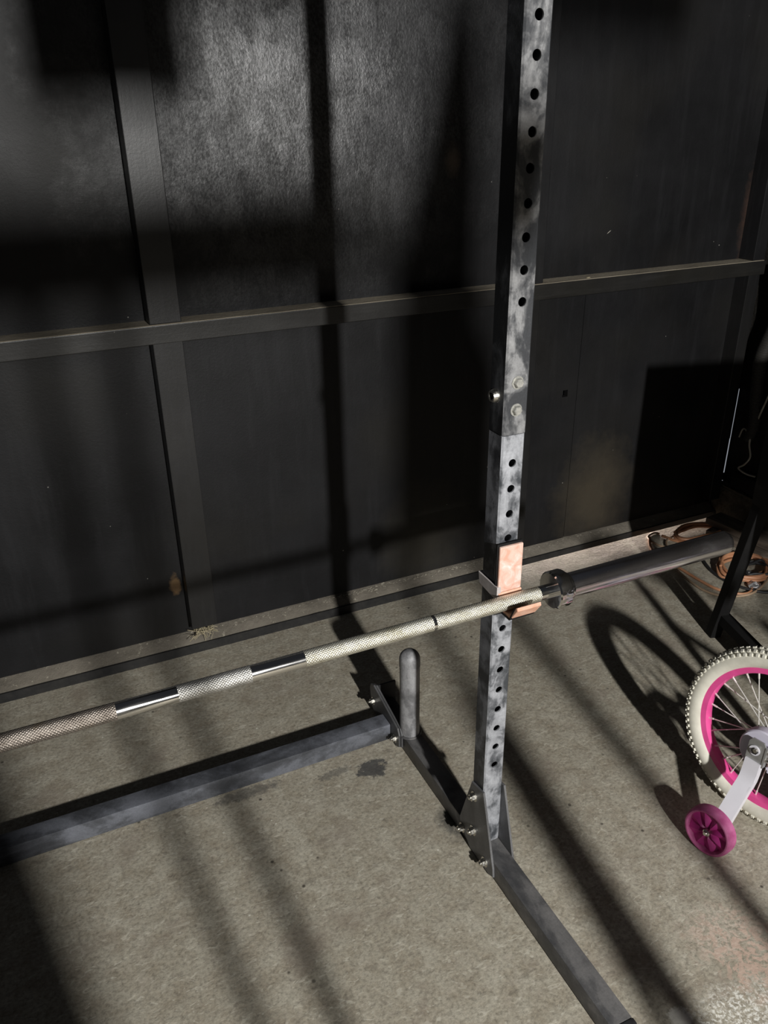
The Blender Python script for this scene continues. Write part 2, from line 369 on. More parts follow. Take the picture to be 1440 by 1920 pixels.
# ------------------------------------------------------------------ the setting
YW = 1.13          # face of the wall sheets
b = NB(); box(b, (-3.2,-5.2,-.12), (1.95,1.9,0)); struct('floor', b, M_floor, label='stained bare concrete floor of the dark shed', cat='floor', smooth=False)
b = NB()
for x0, x1, z0, z1, dy in [(-3.2,-.39,.06,1.04,0),(-.388,.76,.06,1.04,.001),(.762,1.024,.06,1.04,0),(1.027,1.83,.06,1.04,.0015),
                           (-3.2,-.39,1.041,2.7,0),(-.388,.76,1.041,2.7,.001),(.762,1.83,1.041,2.7,0)]:
    if x0 == .762 and z0 < 1:      # the sheet with a small square hole cut through it
        hx0, hx1, hz0, hz1 = .962, .985, .635, .660
        box(b, (x0,YW+dy,z0), (hx0,YW+.02,z1)); box(b, (hx1,YW+dy,z0), (x1,YW+.02,z1))
        box(b, (hx0,YW+dy,z0), (hx1,YW+.02,hz0)); box(b, (hx0,YW+dy,hz1), (hx1,YW+.02,z1))
    else: box(b, (x0,YW+dy,z0), (x1,YW+.02,z1))
box(b, (-3.2,YW+.03,.05), (1.83,YW+.05,2.7))
wall = struct('wall_back', b, M_wall, label='black painted sheet wall behind the rack, streaked and scuffed', cat='wall', smooth=False)
# horizontal rail with dusty top
b = NB(); box(b, (-3.2,1.058,1.004), (1.765,YW+.004,1.053), .002)
r_ = struct('trim_1', b, M_rail, label='black horizontal timber rail running along the wall at mid height', cat='rail', smooth=False)
b = NB(); box(b, (-3.2,1.0595,1.053), (1.755,YW-.0005,1.0545)); struct('dust_layer', b, M_dust, r_, smooth=False)
# sloping concrete sill with black front
b = NB(); prism(b, [(1.0935,.0275),(1.19,.0275),(1.19,.082),(1.14,.064),(1.118,.049),(1.096,.033)], 0, -3.2, 1.83)
# break up the sill surface
bmesh.ops.bisect_plane(b, geom=b.verts[:]+b.edges[:]+b.faces[:], plane_co=(0,0,0), plane_no=(1,0,0))
for i in range(-30, 18):
    bmesh.ops.bisect_plane(b, geom=b.verts[:]+b.edges[:]+b.faces[:], plane_co=(i*.1+random.uniform(-.03,.03),0,0), plane_no=(1,0,0))
for v in b.verts:
    if v.co.z > .03 and v.co.x > -3.1 and v.co.x < 1.8: v.co.z += random.uniform(-.004,.004)
s_ = struct('trim_2', b, M_sill, label='dusty concrete sill along the foot of the black wall', cat='sill', ang=60)
b = NB(); box(b, (-3.2,1.088,.0), (.80,1.0955,.031)); 
prism(b, [(1.088,.010),(1.0955,.010),(1.0955,.033),(1.088,.033)], 0, .80, 1.80)
struct('front_edge', b, M_black, s_, smooth=False)
# studs
def stud(n, x0, x1, label, y0=1.070, lowz=.10, tilt=0):
    b = NB()
    box(b, (x0,y0,lowz), (x1,YW+.003,1.0035), .002)
    box(b, (x0-.002,y0-.008,1.0555), (x1+.001,YW+.003,2.7), .002)
    return struct('trim_%d'%n, b, M_stud, label=label, cat='stud', smooth=False)
stud(3, -.430, -.350, 'black vertical timber stud left of the rack, straw at its foot')
stud(4, .722, .797, 'black vertical timber stud hidden half behind the rack upright')
stud(5, 1.705, 1.757, 'narrow black stud near the right corner of the back wall')
# right wall with rough footing
b = NB(); box(b, (1.83,-5.2,.0), (1.95,1.9,2.7)); struct('wall_right', b, M_side, label='dark unlit side wall at the right', cat='wall', smooth=False)
b = NB(); box(b, (1.775,.2,.0), (1.829,1.128,.15), .01)
bmesh.ops.subdivide_edges(b, edges=b.edges[:], cuts=5, use_grid_fill=True)
for v in b.verts:
    if v.co.z > .02: v.co += V((random.uniform(-.008,.004), 0, random.uniform(-.012,.006)))
struct('baseboard_right', b, M_footing, label='rough brown footing along the dark right wall', cat='footing', ang=50)
# daylight through the corner joint
b = NB()
for z0, z1, w_ in [(.19,.34,.0035),(.34,.55,.0012),(.01,.10,.006),(.10,.155,.003)]:
    box(b, (1.812-w_,YW-.016,z0), (1.812,YW-.014,z1))
struct('trim_6', b, M_daylight, label='thin sliver of daylight through the right corner joint', cat='gap', smooth=False)
# crumbs of paint and mortar along the joint of wall and sill
b = NB()
for k in range(260):
    x = random.choice([random.gauss(.23,.10), random.gauss(.62,.12), random.uniform(-.6,1.28), random.uniform(-.3,1.28)])
    y = 1.127-abs(random.gauss(0,.006)); z = .049+(y-1.118)*.65+.001
    r = random.uniform(.0007,.0024)
    box(b, (-r*random.uniform(1,2.5),-r,-r*.6), (r*random.uniform(1,2.5),r,r*.6), 0, Matrix.Translation((x,y,z)) @ Matrix.Rotation(random.uniform(0,3),4,'Z'))
o = tag(obj('paint_crumbs', b, M_crumb, smooth=False), 'pale crumbs of paint and mortar along the foot of the black wall', 'crumbs'); o['kind'] = 'stuff'
# straw nest below the stud
b = NB()
for k in range(46):
    p = V((-.395+random.uniform(-.03,.035), 1.085+random.uniform(-.015,.03), .058+random.uniform(0,.03)))
    d = V((random.uniform(-1,1),random.uniform(-.6,.6),random.uniform(-.5,.9))).normalized()*random.uniform(.01,.028)
    tube(b, [p-d, p+V((0,0,random.uniform(-.004,.006))), p+d], random.uniform(.0004,.0010), 5, 3)
o = tag(obj('straw_wisps', b, M_straw), 'wisps of dry straw caught under the left stud', 'straw'); o['kind'] = 'stuff'
b = NB(); tube(b, [(.82,1.124,1.50),(.824,1.12,1.47),(.815,1.12,1.44),(.812,1.118,1.40),(.811,1.118,1.37)], .0012, 6)
tube(b, [(.812,1.118,1.39),(.811,1.118,1.36),(.812,1.118,1.335)], .004, 6)
obj('dried_drip', b, M_straw, wall, label='thin yellow dried drip')

# ------------------------------------------------------------------ squat rack
W2 = .0235; DEP = .047; TB = .048
HOLE = .0077
def holed_tube(bm, x0, x1, y0, y1, z0, z1, holes, r=HOLE, ch=.003, cap=(True,True), wall=.003):
    xc = (x0+x1)/2
    fx0, fx1 = x0+ch, x1-ch
    zs = []; cell = .022
    cur = z0
    for h in sorted(holes):
        zs.append((cur, h-cell/2, None)); zs.append((h-cell/2, h+cell/2, h)); cur = h+cell/2
    zs.append((cur, z1, None))
    N = 32
    for a, c_, h in zs:
        if c_-a < 1e-6: continue
        if h is None:
            bm.faces.new([bm.verts.new(p) for p in ((fx0,y0,a),(fx1,y0,a),(fx1,y0,c_),(fx0,y0,c_))]); continue
        hw = cell/2
        # side strips
        for xa, xb in ((fx0,xc-hw),(xc+hw,fx1)):
            bm.faces.new([bm.verts.new(p) for p in ((xa,y0,a),(xb,y0,a),(xb,y0,c_),(xa,y0,c_))])
        inn, out, dp = [], [], []
        for i in range(N):
            t_ = 2*PI*i/N; cx, sx = math.cos(t_), math.sin(t_); k = hw/max(abs(cx),abs(sx))
            out.append(bm.verts.new((xc+k*cx,y0,h+k*sx))); inn.append(bm.verts.new((xc+r*cx,y0,h+r*sx)))
            dp.append(bm.verts.new((xc+r*cx,y0+wall,h+r*sx)))
        for i in range(N):
            j = (i+1)%N
            bm.faces.new((out[i],out[j],inn[j],inn[i])); bm.faces.new((inn[i],inn[j],dp[j],dp[i]))
    per = [(fx0,y0),(x0,y0+ch),(x0,y1-ch),(x0+ch,y1),(x1-ch,y1),(x1,y1-ch),(x1,y0+ch),(fx1,y0)]
    for (xa,ya),(xb,yb) in zip(per, per[1:]):
        bm.faces.new([bm.verts.new(p) for p in ((xa,ya,z0),(xb,yb,z0),(xb,yb,z1),(xa,ya,z1))])
    for z_, on in ((z0,cap[0]),(z1,cap[1])):
        if on: bm.faces.new([bm.verts.new((x,y,z_)) for x, y in per])

Z0, Z1 = .277, 1.2599
rack = thing('squat_rack', 'grey steel squat rack with rows of holes and chalky scuffs, standing on the concrete', 'rack', (0,.05,0))
def half_rack(cx, sgn):
    """sgn=+1: the right side seen in the photograph; -1 its mirror twin"""
    def X(x): return cx+sgn*x
    def bx(bm, lo, hi, bev=0.):
        a, c_ = X(lo[0]), X(hi[0]); box(bm, (min(a,c_),lo[1],lo[2]), (max(a,c_),hi[1],hi[2]), bev)
    b = NB(); holed_tube(b, cx-W2, cx+W2, 0, DEP, TB+.001, 1.030, [Z0+.05*k for k in range(15)])
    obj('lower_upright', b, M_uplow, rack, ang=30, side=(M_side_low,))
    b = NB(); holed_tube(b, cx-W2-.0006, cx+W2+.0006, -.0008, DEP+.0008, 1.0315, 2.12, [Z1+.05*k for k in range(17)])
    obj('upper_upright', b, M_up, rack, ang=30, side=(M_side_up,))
    for z in (1.125, 1.0765):
        b = NB(); hexnut(b, (X(0),-.0008,z), (0,-1,0), .0085, .0085)
        obj('bolt', b, M_boltface, rack, ang=25)
    b = NB(); F0 = (X(-W2-.0006), .0265, 1.098)
    lathe(b, F0, (-sgn,0,0), [(.0125,0),(.0125,.003),(.010,.010),(.0065,.010),(.0060,.002)], 24, False)
    obj('side_bolt', b, M_bolt, rack)
    # foot, front and rear, one tube on the floor
    b = NB(); bx(b, (-W2,-.455,.0015), (W2,.560,TB), .003)
    obj('foot', b, M_foot, rack, ang=30)
    b = NB(); bx(b, (-W2-.0005,-.468,.0), (W2+.0005,-.4555,TB+.001), .002)
    obj('foot_cap', b, M_rub, rack, ang=30, label='black rubber end cap')
    b = NB(); bx(b, (-.031,.5605,.004), (.031,.5665,.102), .0015)
    obj('rear_plate', b, M_rub, rack, ang=30)  # black puts the upright's shadow into the plate's colour
    # storage horn
    b = NB()
    prof = [(.0262,0),(.0262,.222)]
    lathe(b, (X(-.001),.407,TB-.002), (0,0,1), prof, 36)
    h = obj('storage_horn', b, M_horn, rack)
    b = NB(); lathe(b, (X(-.001),.407,TB+.218), (0,0,1), [(.0272,0),(.0272,.022)]+[(.0272*math.cos(k*PI/16),.022+.0272*math.sin(k*PI/16)) for k in range(1,9)], 36)
    obj('rounded_cap', b, M_horn, h)
    b = NB(); lathe(b, (X(-.001),.407,TB-.001), (0,0,1), [(.031,0),(.030,.003),(.0262,.005)], 36)
    obj('weld_ring', b, M_foot, h)
    # gusset plates
    poly = [(-.006,.212),(.043,.203),(.088,.060),(.087,.045),(.040,.004),(-.045,.004),(-.062,.012),(-.058,.034)]
    for sx in (-1, 1):
        xa = X(sx*(W2+.0002)); xb = X(sx*(W2+.0052))
        b = NB(); prism(b, [(y,z) for y, z in poly], 0, min(xa,xb), max(xa,xb), .001)
        g = obj('gusset_plate', b, M_gus, rack, smooth=False)
        dirn = (sgn*sx,0,0)
        for (y_, z_) in [(.028,.173),(.074,.034),(.026,.071),(-.027,.026)]:
            b = NB(); hexnut(b, (X(sx*(W2+.0052)),y_,z_), dirn, .0090, .011, .007 if sx < 0 else 0)
            obj('bolt', b, M_bolt, g, ang=25)
    # bolted end plates joining the crossmember
    for (xo, dy) in ((-.0245,0),(-.0305,.004)):
        a_, c_ = X(xo-.0055), X(xo)
        pl_ = [(.398+dy,.012),(.398+dy,.050),(.408+dy,.068),(.560+dy,.105),(.580+dy,.098),(.586+dy,.082),(.578+dy,.028),(.560+dy,.012),(.412+dy,.004)]
        b = NB(); prism(b, pl_, 0, min(a_,c_), max(a_,c_), .0012)
        e_p = obj('end_plate', b, M_gus, rack, smooth=False)
    for (y_, z_) in [(.425,.026),(.566,.050)]:
        b = NB(); hexnut(b, (X(-.036),y_,z_), (-sgn,0,0), .0085, .010, .008)
        obj('bolt', b, M_bolt, e_p, ang=25)
half_rack(0, 1); half_rack(-1.148, -1)
b = NB(); box(b, (-1.148+.0365,.453,.0015), (-.0365,.502,.052), .003)
obj('crossmember', b, M_cross, rack, ang=30)

# ------------------------------------------------------------------ j-hooks
def jhook(cx, sgn, label):
    r = thing('bar_hook', label, 'hook', (cx,-.012,.70), 'hooks carrying the barbell')
    def X(x): return cx+sgn*x
    def bx(bm, lo, hi, bev=0.):
        a, c_ = X(lo[0]), X(hi[0]); box(bm, (min(a,c_),lo[1],lo[2]), (max(a,c_),hi[1],hi[2]), bev)
    b = NB(); bx(b, (-.0275,-.0085,.690), (.0275,-.0045,.822), .001)
    bx(b, (-.0275,-.060,.688), (.0275,-.0046,.6915), .001)
    prism(b, [(-.061,.690),(-.0575,.688),(-.0735,.722),(-.0765,.722)], 0, min(X(-.0275),X(.0275)), max(X(-.0275),X(.0275)))
    obj('back_plate', b, M_dark, r, ang=30, label='black steel plate')
    b = NB(); bx(b, (-.0255,-.0155,.7225), (.0255,-.0088,.819), .003); obj('face_liner', b, M_liner, r)
    b = NB()
    prism(b, [(-.0590,.6920),(-.0090,.6920),(-.0090,.7225),(-.0160,.7225),(-.0215,.7140),(-.0175,.6965),(-.0590,.6965)], 0, min(X(-.0255),X(.0255)), max(X(-.0255),X(.0255)))
    obj('seat_liner', b, M_lip, r)
    b = NB(); prism(b, [(-.0620,.698),(-.0660,.696),(-.0835,.7205),(-.0810,.7265),(-.0768,.7245)], 0, min(X(-.0262),X(.0262)), max(X(-.0262),X(.0262)), .0012)
    obj('lip_liner', b, M_lip, r)
    # strap wrapping round the outer side of the post
    b = NB()
    xa, xb = sorted((X(-.0285),X(-.0255)))
    prism(b, [(-.014,.706),(.048,.713),(.052,.737),(-.014,.735)], 0, xa, xb, .0008)
    xa, xb = sorted((X(-.0285),X(-.0200)))
    box(b, (xa,-.0165,.709), (xb,-.0100,.7355), .001)
    obj('side_strap', b, M_white, r, smooth=False, label='pale strap')
    b = NB(); cyl(b, (X(0),-.004,.777), (X(0),.03,.777), .0074, 20); obj('locating_pin', b, M_bolt, r)
jhook(0, 1, 'peach-lined steel hook on the right upright, holding the bar')
jhook(-1.148, -1, 'peach-lined steel hook on the far left upright, outside the picture')

# ------------------------------------------------------------------ barbell
BY, BZ, BR = -.0355, .7112, .0142
bar = thing('barbell', 'worn chrome barbell with knurled grips resting across the rack', 'barbell', (-.574,BY,BZ-.025))
def bar_seg(name, x0, x1, m, r, n=40, label=None, parent=bar, prof=None):
    b = NB(); lathe(b, (x0,BY,BZ), (1,0,0), prof or [(r,0),(r,x1-x0)], n)
    return obj(name, b, m, parent, label=label)
bar_seg('shaft', -1.235, .085, M_chrome, BR-.0004, label='smooth bright chrome')
bar_seg('knurled_grip', -.421, -.178, M_knurlR, BR)
bar_seg('knurled_grip', -.1715, .052, M_knurlR, BR)
bar_seg('knurled_grip', -.634, -.514, M_knurlC, BR, label='grey knurling at the middle')
bar_seg('knurled_grip', -.970, -.729, M_knurlL, BR, label='brown tarnished knurling with painted shade')
bar_seg('knurled_grip', -1.18, -.9765, M_knurlL, BR, label='brown tarnished knurling with painted shade')
for s, cx in ((1, .080), (-1, -1.228)):
    d = (s,0,0)
    b = NB(); lathe(b, (cx,BY,BZ), d, [(.0150,0),(.0345,.0),(.0372,.0025),(.0372,.026),(.0355,.029),(.0300,.0295),(.0285,.038),(.0250,.042)], 48)
    col = obj('collar', b, M_chrome, bar)
    b = NB(); prof = [(.0245,.040),(.0248,.440),(.0240,.446),(.0225,.449),(.0215,.449),(.0205,.444),(.0001,.444)]
    lathe(b, (cx,BY,BZ), d, prof, 56)
    sl = obj('sleeve', b, M_sleeve, bar)
    b = NB(); lathe(b, (cx+s*.4441,BY,BZ), d, [(.0085,0),(.0085,.003),(.006,.004)], 20); obj('end_bolt', b, M_dark, sl)

# ------------------------------------------------------------------ kids bicycle
TH, PH, RW, RT, R1, R2 = .2103, .1055, .2215, .0241, .1815, .1590
n_ = V((-math.cos(TH)*math.cos(PH), -math.sin(TH)*math.cos(PH), math.sin(PH)))
u_ = V((-math.sin(TH), math.cos(TH), 0)); v_ = -n_.cross(u_)
c0 = V((.6593,-.1594,RW*math.cos(PH)))
BM = Matrix((u_, v_, n_)).transposed().to_4x4(); BM.translation = c0     # local: a along the wheel, b up, c outwards (towards the rack)
def L(a, b_, c_): return BM @ V((a,b_,c_))
bike = thing('kids_bicycle', 'childs bicycle with cream knobbly tyre, pink rim and stabiliser wheel, right of the rack', 'bicycle', (c0.x,c0.y,0))
GV = -.012
def wheel(off, side_guard=True):
    def LL(a, b_, c_): return L(a+off[0], b_+off[1], c_+off[2])
    NS = 120; b = NB(); rs = []
    for i in range(NS):
        t_ = 2*PI*i/NS; rr = []
        for k in range(20):
            s_ = 2*PI*k/20; rad = RW-.003-RT+RT*math.cos(s_); rr.append(LL(rad*math.cos(t_), rad*math.sin(t_), RT*math.sin(s_)))
        rs.append(rr)
    rings(b, rs, False, True)
    # knobs: three staggered rows
    def knob(t_, s_, la, lb, h):
        rad0 = RT; cc = []
        for dh in (-.003, h):
            for (da, db) in ((-la,-lb),(la,-lb),(la,lb),(-la,lb)):
                sc = .8 if dh > 0 else 1
                ss = s_+db*sc/RT; rr = RW-.003-RT+(rad0+dh)*math.cos(ss); tt = t_+da*sc/RW
                cc.append(b.verts.new(LL(rr*math.cos(tt), rr*math.sin(tt), (rad0+dh)*math.sin(ss))))
        q = cc
        b.faces.new(q[4:8])
        for i in range(4): b.faces.new((q[i],q[(i+1)%4],q[4+(i+1)%4],q[4+i]))
    NK = 84
    for i in range(NK):
        t_ = 2*PI*i/NK
        for s_, of in ((-1.05,0),(-.62,.5),(0.0,0),(.62,.5),(1.05,0)):
            knob(t_+of*2*PI/NK, s_, .0042, .0040, .0038)
    tyre = obj('tyre', b, M_tyre, bike, ang=40)
    b = NB()
    for rr in (.196, .1905):      # fine moulded line on the sidewall
        pass
    rs = []
    prof = [(R1,.0155),(R1,-.0155),(R2+.003,-.0135),(R2,-.006),(R2,.006),(R2+.003,.0135)]
    for i in range(NS):
        t_ = 2*PI*i/NS; rs.append([LL(r*math.cos(t_), r*math.sin(t_), z) for r, z in prof])
    rings(b, rs, False, True); obj('rim', b, M_pink, bike, ang=40, label='pink rim')
    b = NB()
    for s in (1, -1):
        for k in range(14):
            ta = 2*PI*(k+.25*s)/14+.11; sg = 1 if k%2 else -1; tb = ta+sg*1.15
            p = LL((R2+.001)*math.cos(ta), (R2+.001)*math.sin(ta), .003*s); q = LL(.020*math.cos(tb), .020*math.sin(tb), .026*s)
            cyl(b, p, q, .0013, 8); cyl(b, p, p+(q-p)*.09, .0023, 8)
    sp = obj('spokes', b, M_spoke, bike); 
    b = NB(); o0 = LL(0,0,-.05); ax = LL(0,0,1)-LL(0,0,0)
    lathe(b, LL(0,0,-.030), ax, [(.024,0),(.024,.003),(.012,.006),(.011,.03),(.012,.054),(.024,.057),(.024,.060)], 28)
    cyl(b, LL(0,0,-.085), LL(0,0,.080), .0048, 14)
    obj('hub', b, M_bolt, bike)
    a = math.radians(200); b = NB()
    tube(b, [LL(R2*math.cos(a),R2*math.sin(a),0), LL((R2-.022)*math.cos(a),(R2-.022)*math.sin(a),0), LL((R2-.034)*math.cos(a),(R2-.034)*math.sin(a),0)], .0034, 10, 3)
    obj('valve', b, M_rub, bike)
wheel((0,0,0))
# chain guard: ring round the sprocket, open towards the bottom, running on forwards
b = NB(); seg = 48; f0, f1, k0, k1 = [], [], [], []
A0, A1 = math.radians(-60), math.radians(232)
ro_f, ri_f = .0540, .0300
rs = []
for i in range(seg+1):
    t_ = A0+(A1-A0)*i/seg
    o1 = (ro_f*math.cos(t_), ro_f*math.sin(t_)); i1 = (ri_f*math.cos(t_), -.006+ri_f*math.sin(t_)+.0)
    q_ = lambda k, c_: L(o1[0]*k-.004, o1[1]*k+GV, c_)
    rs.append([q_(1,.030), q_(.985,.052), q_(.93,.055), L(i1[0]-.004,i1[1]+GV,.054), L(i1[0]-.004,i1[1]+GV,.050), q_(.90,.050), q_(.94,.030)])
rings(b, rs, True)
cg = obj('chain_guard', b, M_lav, bike, ang=40, label='pale lavender chain guard')
b = NB()
prism(b, [(0,0),(.01,0),(0,.01)], 2, 0, .001); b.clear()
pts = [(-.028,-.052),(-.36,-.075),(-.42,-.03),(-.42,.03),(-.36,.07),(-.03,.058),(-.03,.045),(-.36,.055),(-.40,.02),(-.40,-.02),(-.36,-.058),(-.028,-.038)]
R_ = rings(b, [[L(x,y,.050) for x, y in pts],[L(x,y,.054) for x, y in pts]], True)
obj('guard_run', b, M_lav, cg, smooth=False)
# stabiliser bracket, bent arm, small wheel
b = NB()
def plateL(bm, poly, c1, c2, hole=None):
    rings(bm, [[L(x,y,c1) for x, y in poly],[L(x,y,c2) for x, y in poly]], True)
plateL(b, [(-.019,-.036),(.021,-.036),(.021,.014),(.014,.024),(-.012,.024),(-.019,.014)], .066, .070)
plateL(b, [(-.023,-.037),(-.019,-.037),(-.019,.016),(-.023,.016)], .058, .072)
br = obj('stabiliser_bracket', b, M_brk, bike, smooth=False)
ax = L(0,0,1)-L(0,0,0)
b = NB(); lathe(b, L(.004,-.004,.070), ax, [(.0125,0),(.0125,.0025),(.0075,.0025),(.0075,.0005)], 28, False)
obj('washer', b, M_arm, br)
b = NB(); lathe(b, L(.001,-.004,.0702), ax, [(.0072,0),(.0072,.006),(.005,.008)], 6); obj('nut', b, M_dark, br, ang=25)
for yy in (.004, -.016):
    b = NB(); hexnut(b, L(-.023,yy,.064), L(-1,0,0)-L(0,0,0), .0050, .008, .004); obj('bolt', b, M_bolt, br, ang=25)
TW = V((.464,-.196,.0570)); rel = BM.inverted() @ TW
arm = [(0,-.030,.0725),(0,-.060,.0745),(0,-.078,.078),(0,-.090,.086),(0,-.100,.096),(0,rel.y+.012,rel.z-.030)]
b = NB(); rect_sweep(b, [L(*q) for q in arm], .036, .0045, u_)
# folded edge along the arm
edge = [(-.0175,q[1],q[2]-.006) for q in arm]
rect_sweep(b, [L(*q) for q in edge], .0035, .014, u_)
am = obj('stabiliser_arm', b, M_arm, bike, ang=50, label='white bent metal arm')
TM = BM.copy(); TM.translation = TW
def T(a, b_, c_): return TM @ V((a,b_,c_))
rw = .0575
b = NB(); lathe(b, T(0,0,-.017), ax, [(rw-.004,0),(rw-.0005,.003),(rw,.010),(rw,.022),(rw-.0015,.029),(rw-.005,.032),(rw-.008,.032),(rw-.010,.029),(rw-.011,.012),(rw-.010,0)], 56, False)
st = obj('stabiliser_tyre', b, M_magr, bike, label='dusty pink solid tyre')
b = NB(); seg = 96; rs = []
for i in range(seg):     # eight raised petals
    t_ = 2*PI*i/seg; k = (t_*8/(2*PI))%1; rise = 1-abs(2*k-1); 
    row = []
    for r_i in range(8):
        r = .006+(rw-.0108-.006)*r_i/7
        h = .004+.0115*rise*min(1,r_i/1.5)*(1-.35*r_i/7)-.003*(r_i/7)
        row.append(T(r*math.cos(t_),r*math.sin(t_),h))
    rs.append(row)
R_ = [[b.verts.new(p) for p in r] for r in rs]
for i in range(seg):
    j = (i+1)%seg
    for k in range(7): b.faces.new((R_[i][k],R_[j][k],R_[j][k+1],R_[i][k+1]))
b.faces.new([r[0] for r in R_])
obj('wheel_disc', b, M_mag, st, ang=25, label='magenta petalled disc')
b = NB(); lathe(b, T(0,0,.004), ax, [(.0085,0),(.0085,.011),(.0055,.013),(.0055,.015),(.004,.017)], 20); obj('axle_bolt', b, M_bolt, st)
b = NB(); cyl(b, T(0,0,-.034), T(0,0,-.002), .006, 14); obj('axle', b, M_brk, st)
# far-side stabiliser, frame and front end (mostly beyond the right edge of the picture)
b = NB(); lathe(b, V((.878,-.158,.0585)), ax, [(rw-.004,0),(rw,.004),(rw,.028),(rw-.004,.032)], 40); obj('stabiliser_tyre', b, M_magr, bike)
b = NB(); rect_sweep(b, [L(0,.01,-.066),L(0,-.06,-.070),L(0,-.10,-.09),V((.868,-.156,.075))], .036, .0045, u_); obj('stabiliser_arm', b, M_arm, bike, ang=50)
b = NB()
for s in (1, -1):
    tube(b, [L(0,0,.045*s if s < 0 else .060), L(-.10,.0,.040*s), L(-.30,-.02,.022*s)], .0085, 12, 6)
    tube(b, [L(0,.002,.046*s if s < 0 else .060), L(-.10,.030,.040*s), L(-.22,.12,.020*s), L(-.252,.17,.012*s)], .0075, 12, 6)
tube(b, [L(-.30,-.02,0), L(-.215,.36,0)], .014, 14, 2)
tube(b, [L(-.30,-.02,0), L(-.55,.08,0), L(-.66,.28,0)], .016, 14, 6)
tube(b, [L(-.22,.27,0), L(-.45,.24,0), L(-.66,.33,0)], .014, 14, 6)
tube(b, [L(-.66,.24,0), L(-.635,.40,0)], .018, 14, 2)
obj('frame', b, M_lav, bike)
b = NB()
for s in (1,-1): tube(b, [L(-.655,.24,.02*s), L(-.67,.22,.05*s), L(-.74,0,.05*s)], .010, 12, 4)
obj('fork', b, M_arm, bike)
wheel((-.74,.004,0))
b = NB(); tube(b, [L(-.215,.34,0), L(-.205,.40,0)], .011, 12, 2)
sd = obj('seat_post', b, M_bolt, bike)
b = NB(); rs = []
for i, (a, w2, h) in enumerate([(-.36,.012,.0),(-.33,.020,.008),(-.27,.030,.010),(-.21,.058,.014),(-.15,.078,.020),(-.12,.070,.022),(-.105,.03,.02)]):
    rs.append([L(a, .415+h+(.018*math.cos(k*2*PI/16)), w2*math.sin(k*2*PI/16)) for k in range(16)])
rings(b, rs, True); obj('saddle', b, M_lav, bike, ang=60)
b = NB(); tube(b, [L(-.635,.38,0), L(-.63,.44,0)], .012, 12, 2)
tube(b, [L(-.58,.58,.25), L(-.62,.56,.13), L(-.63,.46,.05), L(-.63,.44,0), L(-.63,.46,-.05), L(-.62,.56,-.13), L(-.58,.58,-.25)], .010, 12, 6)
obj('handlebar', b, M_arm, bike)
b = NB(); cyl(b, L(-.31,-.02,.02), L(-.31,-.02,.075), .008, 14); lathe(b, L(-.31,-.02,.056), ax, [(.055,0),(.058,.002),(.055,.004)], 30)
rect_sweep(b, [L(-.31,-.02,.072), L(-.31,-.13,.084)], .018, .012, u_); cyl(b, L(-.31,-.02,-.066), L(-.31,-.02,.03), .008, 14); rect_sweep(b, [L(-.31,-.02,-.062), L(-.31,.09,-.068)], .018, .010, u_)
obj('crank', b, M_rub, bike)
for s, yy in ((1,-.135),(-1,.09)): 
    b = NB(); q = L(-.31,yy,.115*s); box(b, (-.03,-.009,-.045), (.03,.009,.045), .004, Matrix.Translation(q) @ BM.to_3x3().to_4x4())
    obj('pedal', b, M_rub, bike, ang=30)

# ------------------------------------------------------------------ equipment stand at the right
SU = V((.27,.963,0)).normalized(); SR = V((SU.y,-SU.x,0))
S0 = V((.938,-.085,0))
SM = Matrix((SR, SU, V((0,0,1)))).transposed().to_4x4(); SM.translation = S0
st = thing('equipment_stand', 'black steel stand with splayed tube legs at the right edge, beyond the bicycle', 'stand', (S0.x+.3,S0.y+.2,0))
DL = .452; WB = .62
b = NB(); box(b, (0,0,.53), (WB,DL,.945), .006, SM); obj('cabinet_body', b, M_dark, st, ang=30)
b = NB(); box(b, (.02,-.012,.56), (WB-.02,-.001,.92), .003, SM); dd = obj('cabinet_door', b, M_dark, st, ang=30)
b = NB(); tube(b, [SM @ V((.55,-.013,.70)), SM @ V((.55,-.035,.71)), SM @ V((.55,-.035,.79)), SM @ V((.55,-.013,.80))], .004, 8, 4); obj('handle', b, M_bolt, dd)
def leg(x, y, fx, fy):
    b = NB(); a = SM @ V((x,y,.535)); e = SM @ V((fx,fy,.0))
    rect_sweep(b, [a, e], .036, .036, SR)
    for v in b.verts:
        if v.co.z < .03: v.co.z = 0.
    obj('leg', b, M_dark, st, smooth=False, bev=.002)
leg(.022,DL-.02,.035,DL+.108); leg(.022,.02,.045,-.085); leg(WB-.022,DL-.02,WB-.075,DL+.085); leg(WB-.022,.02,WB-.075,-.085)
for x in (.040, WB-.068):
    b = NB(); rect_sweep(b, [SM @ V((x,-.075,.085)), SM @ V((x,DL+.095,.085))], .034, .034, SR); obj('stretcher', b, M_dark, st, smooth=False)

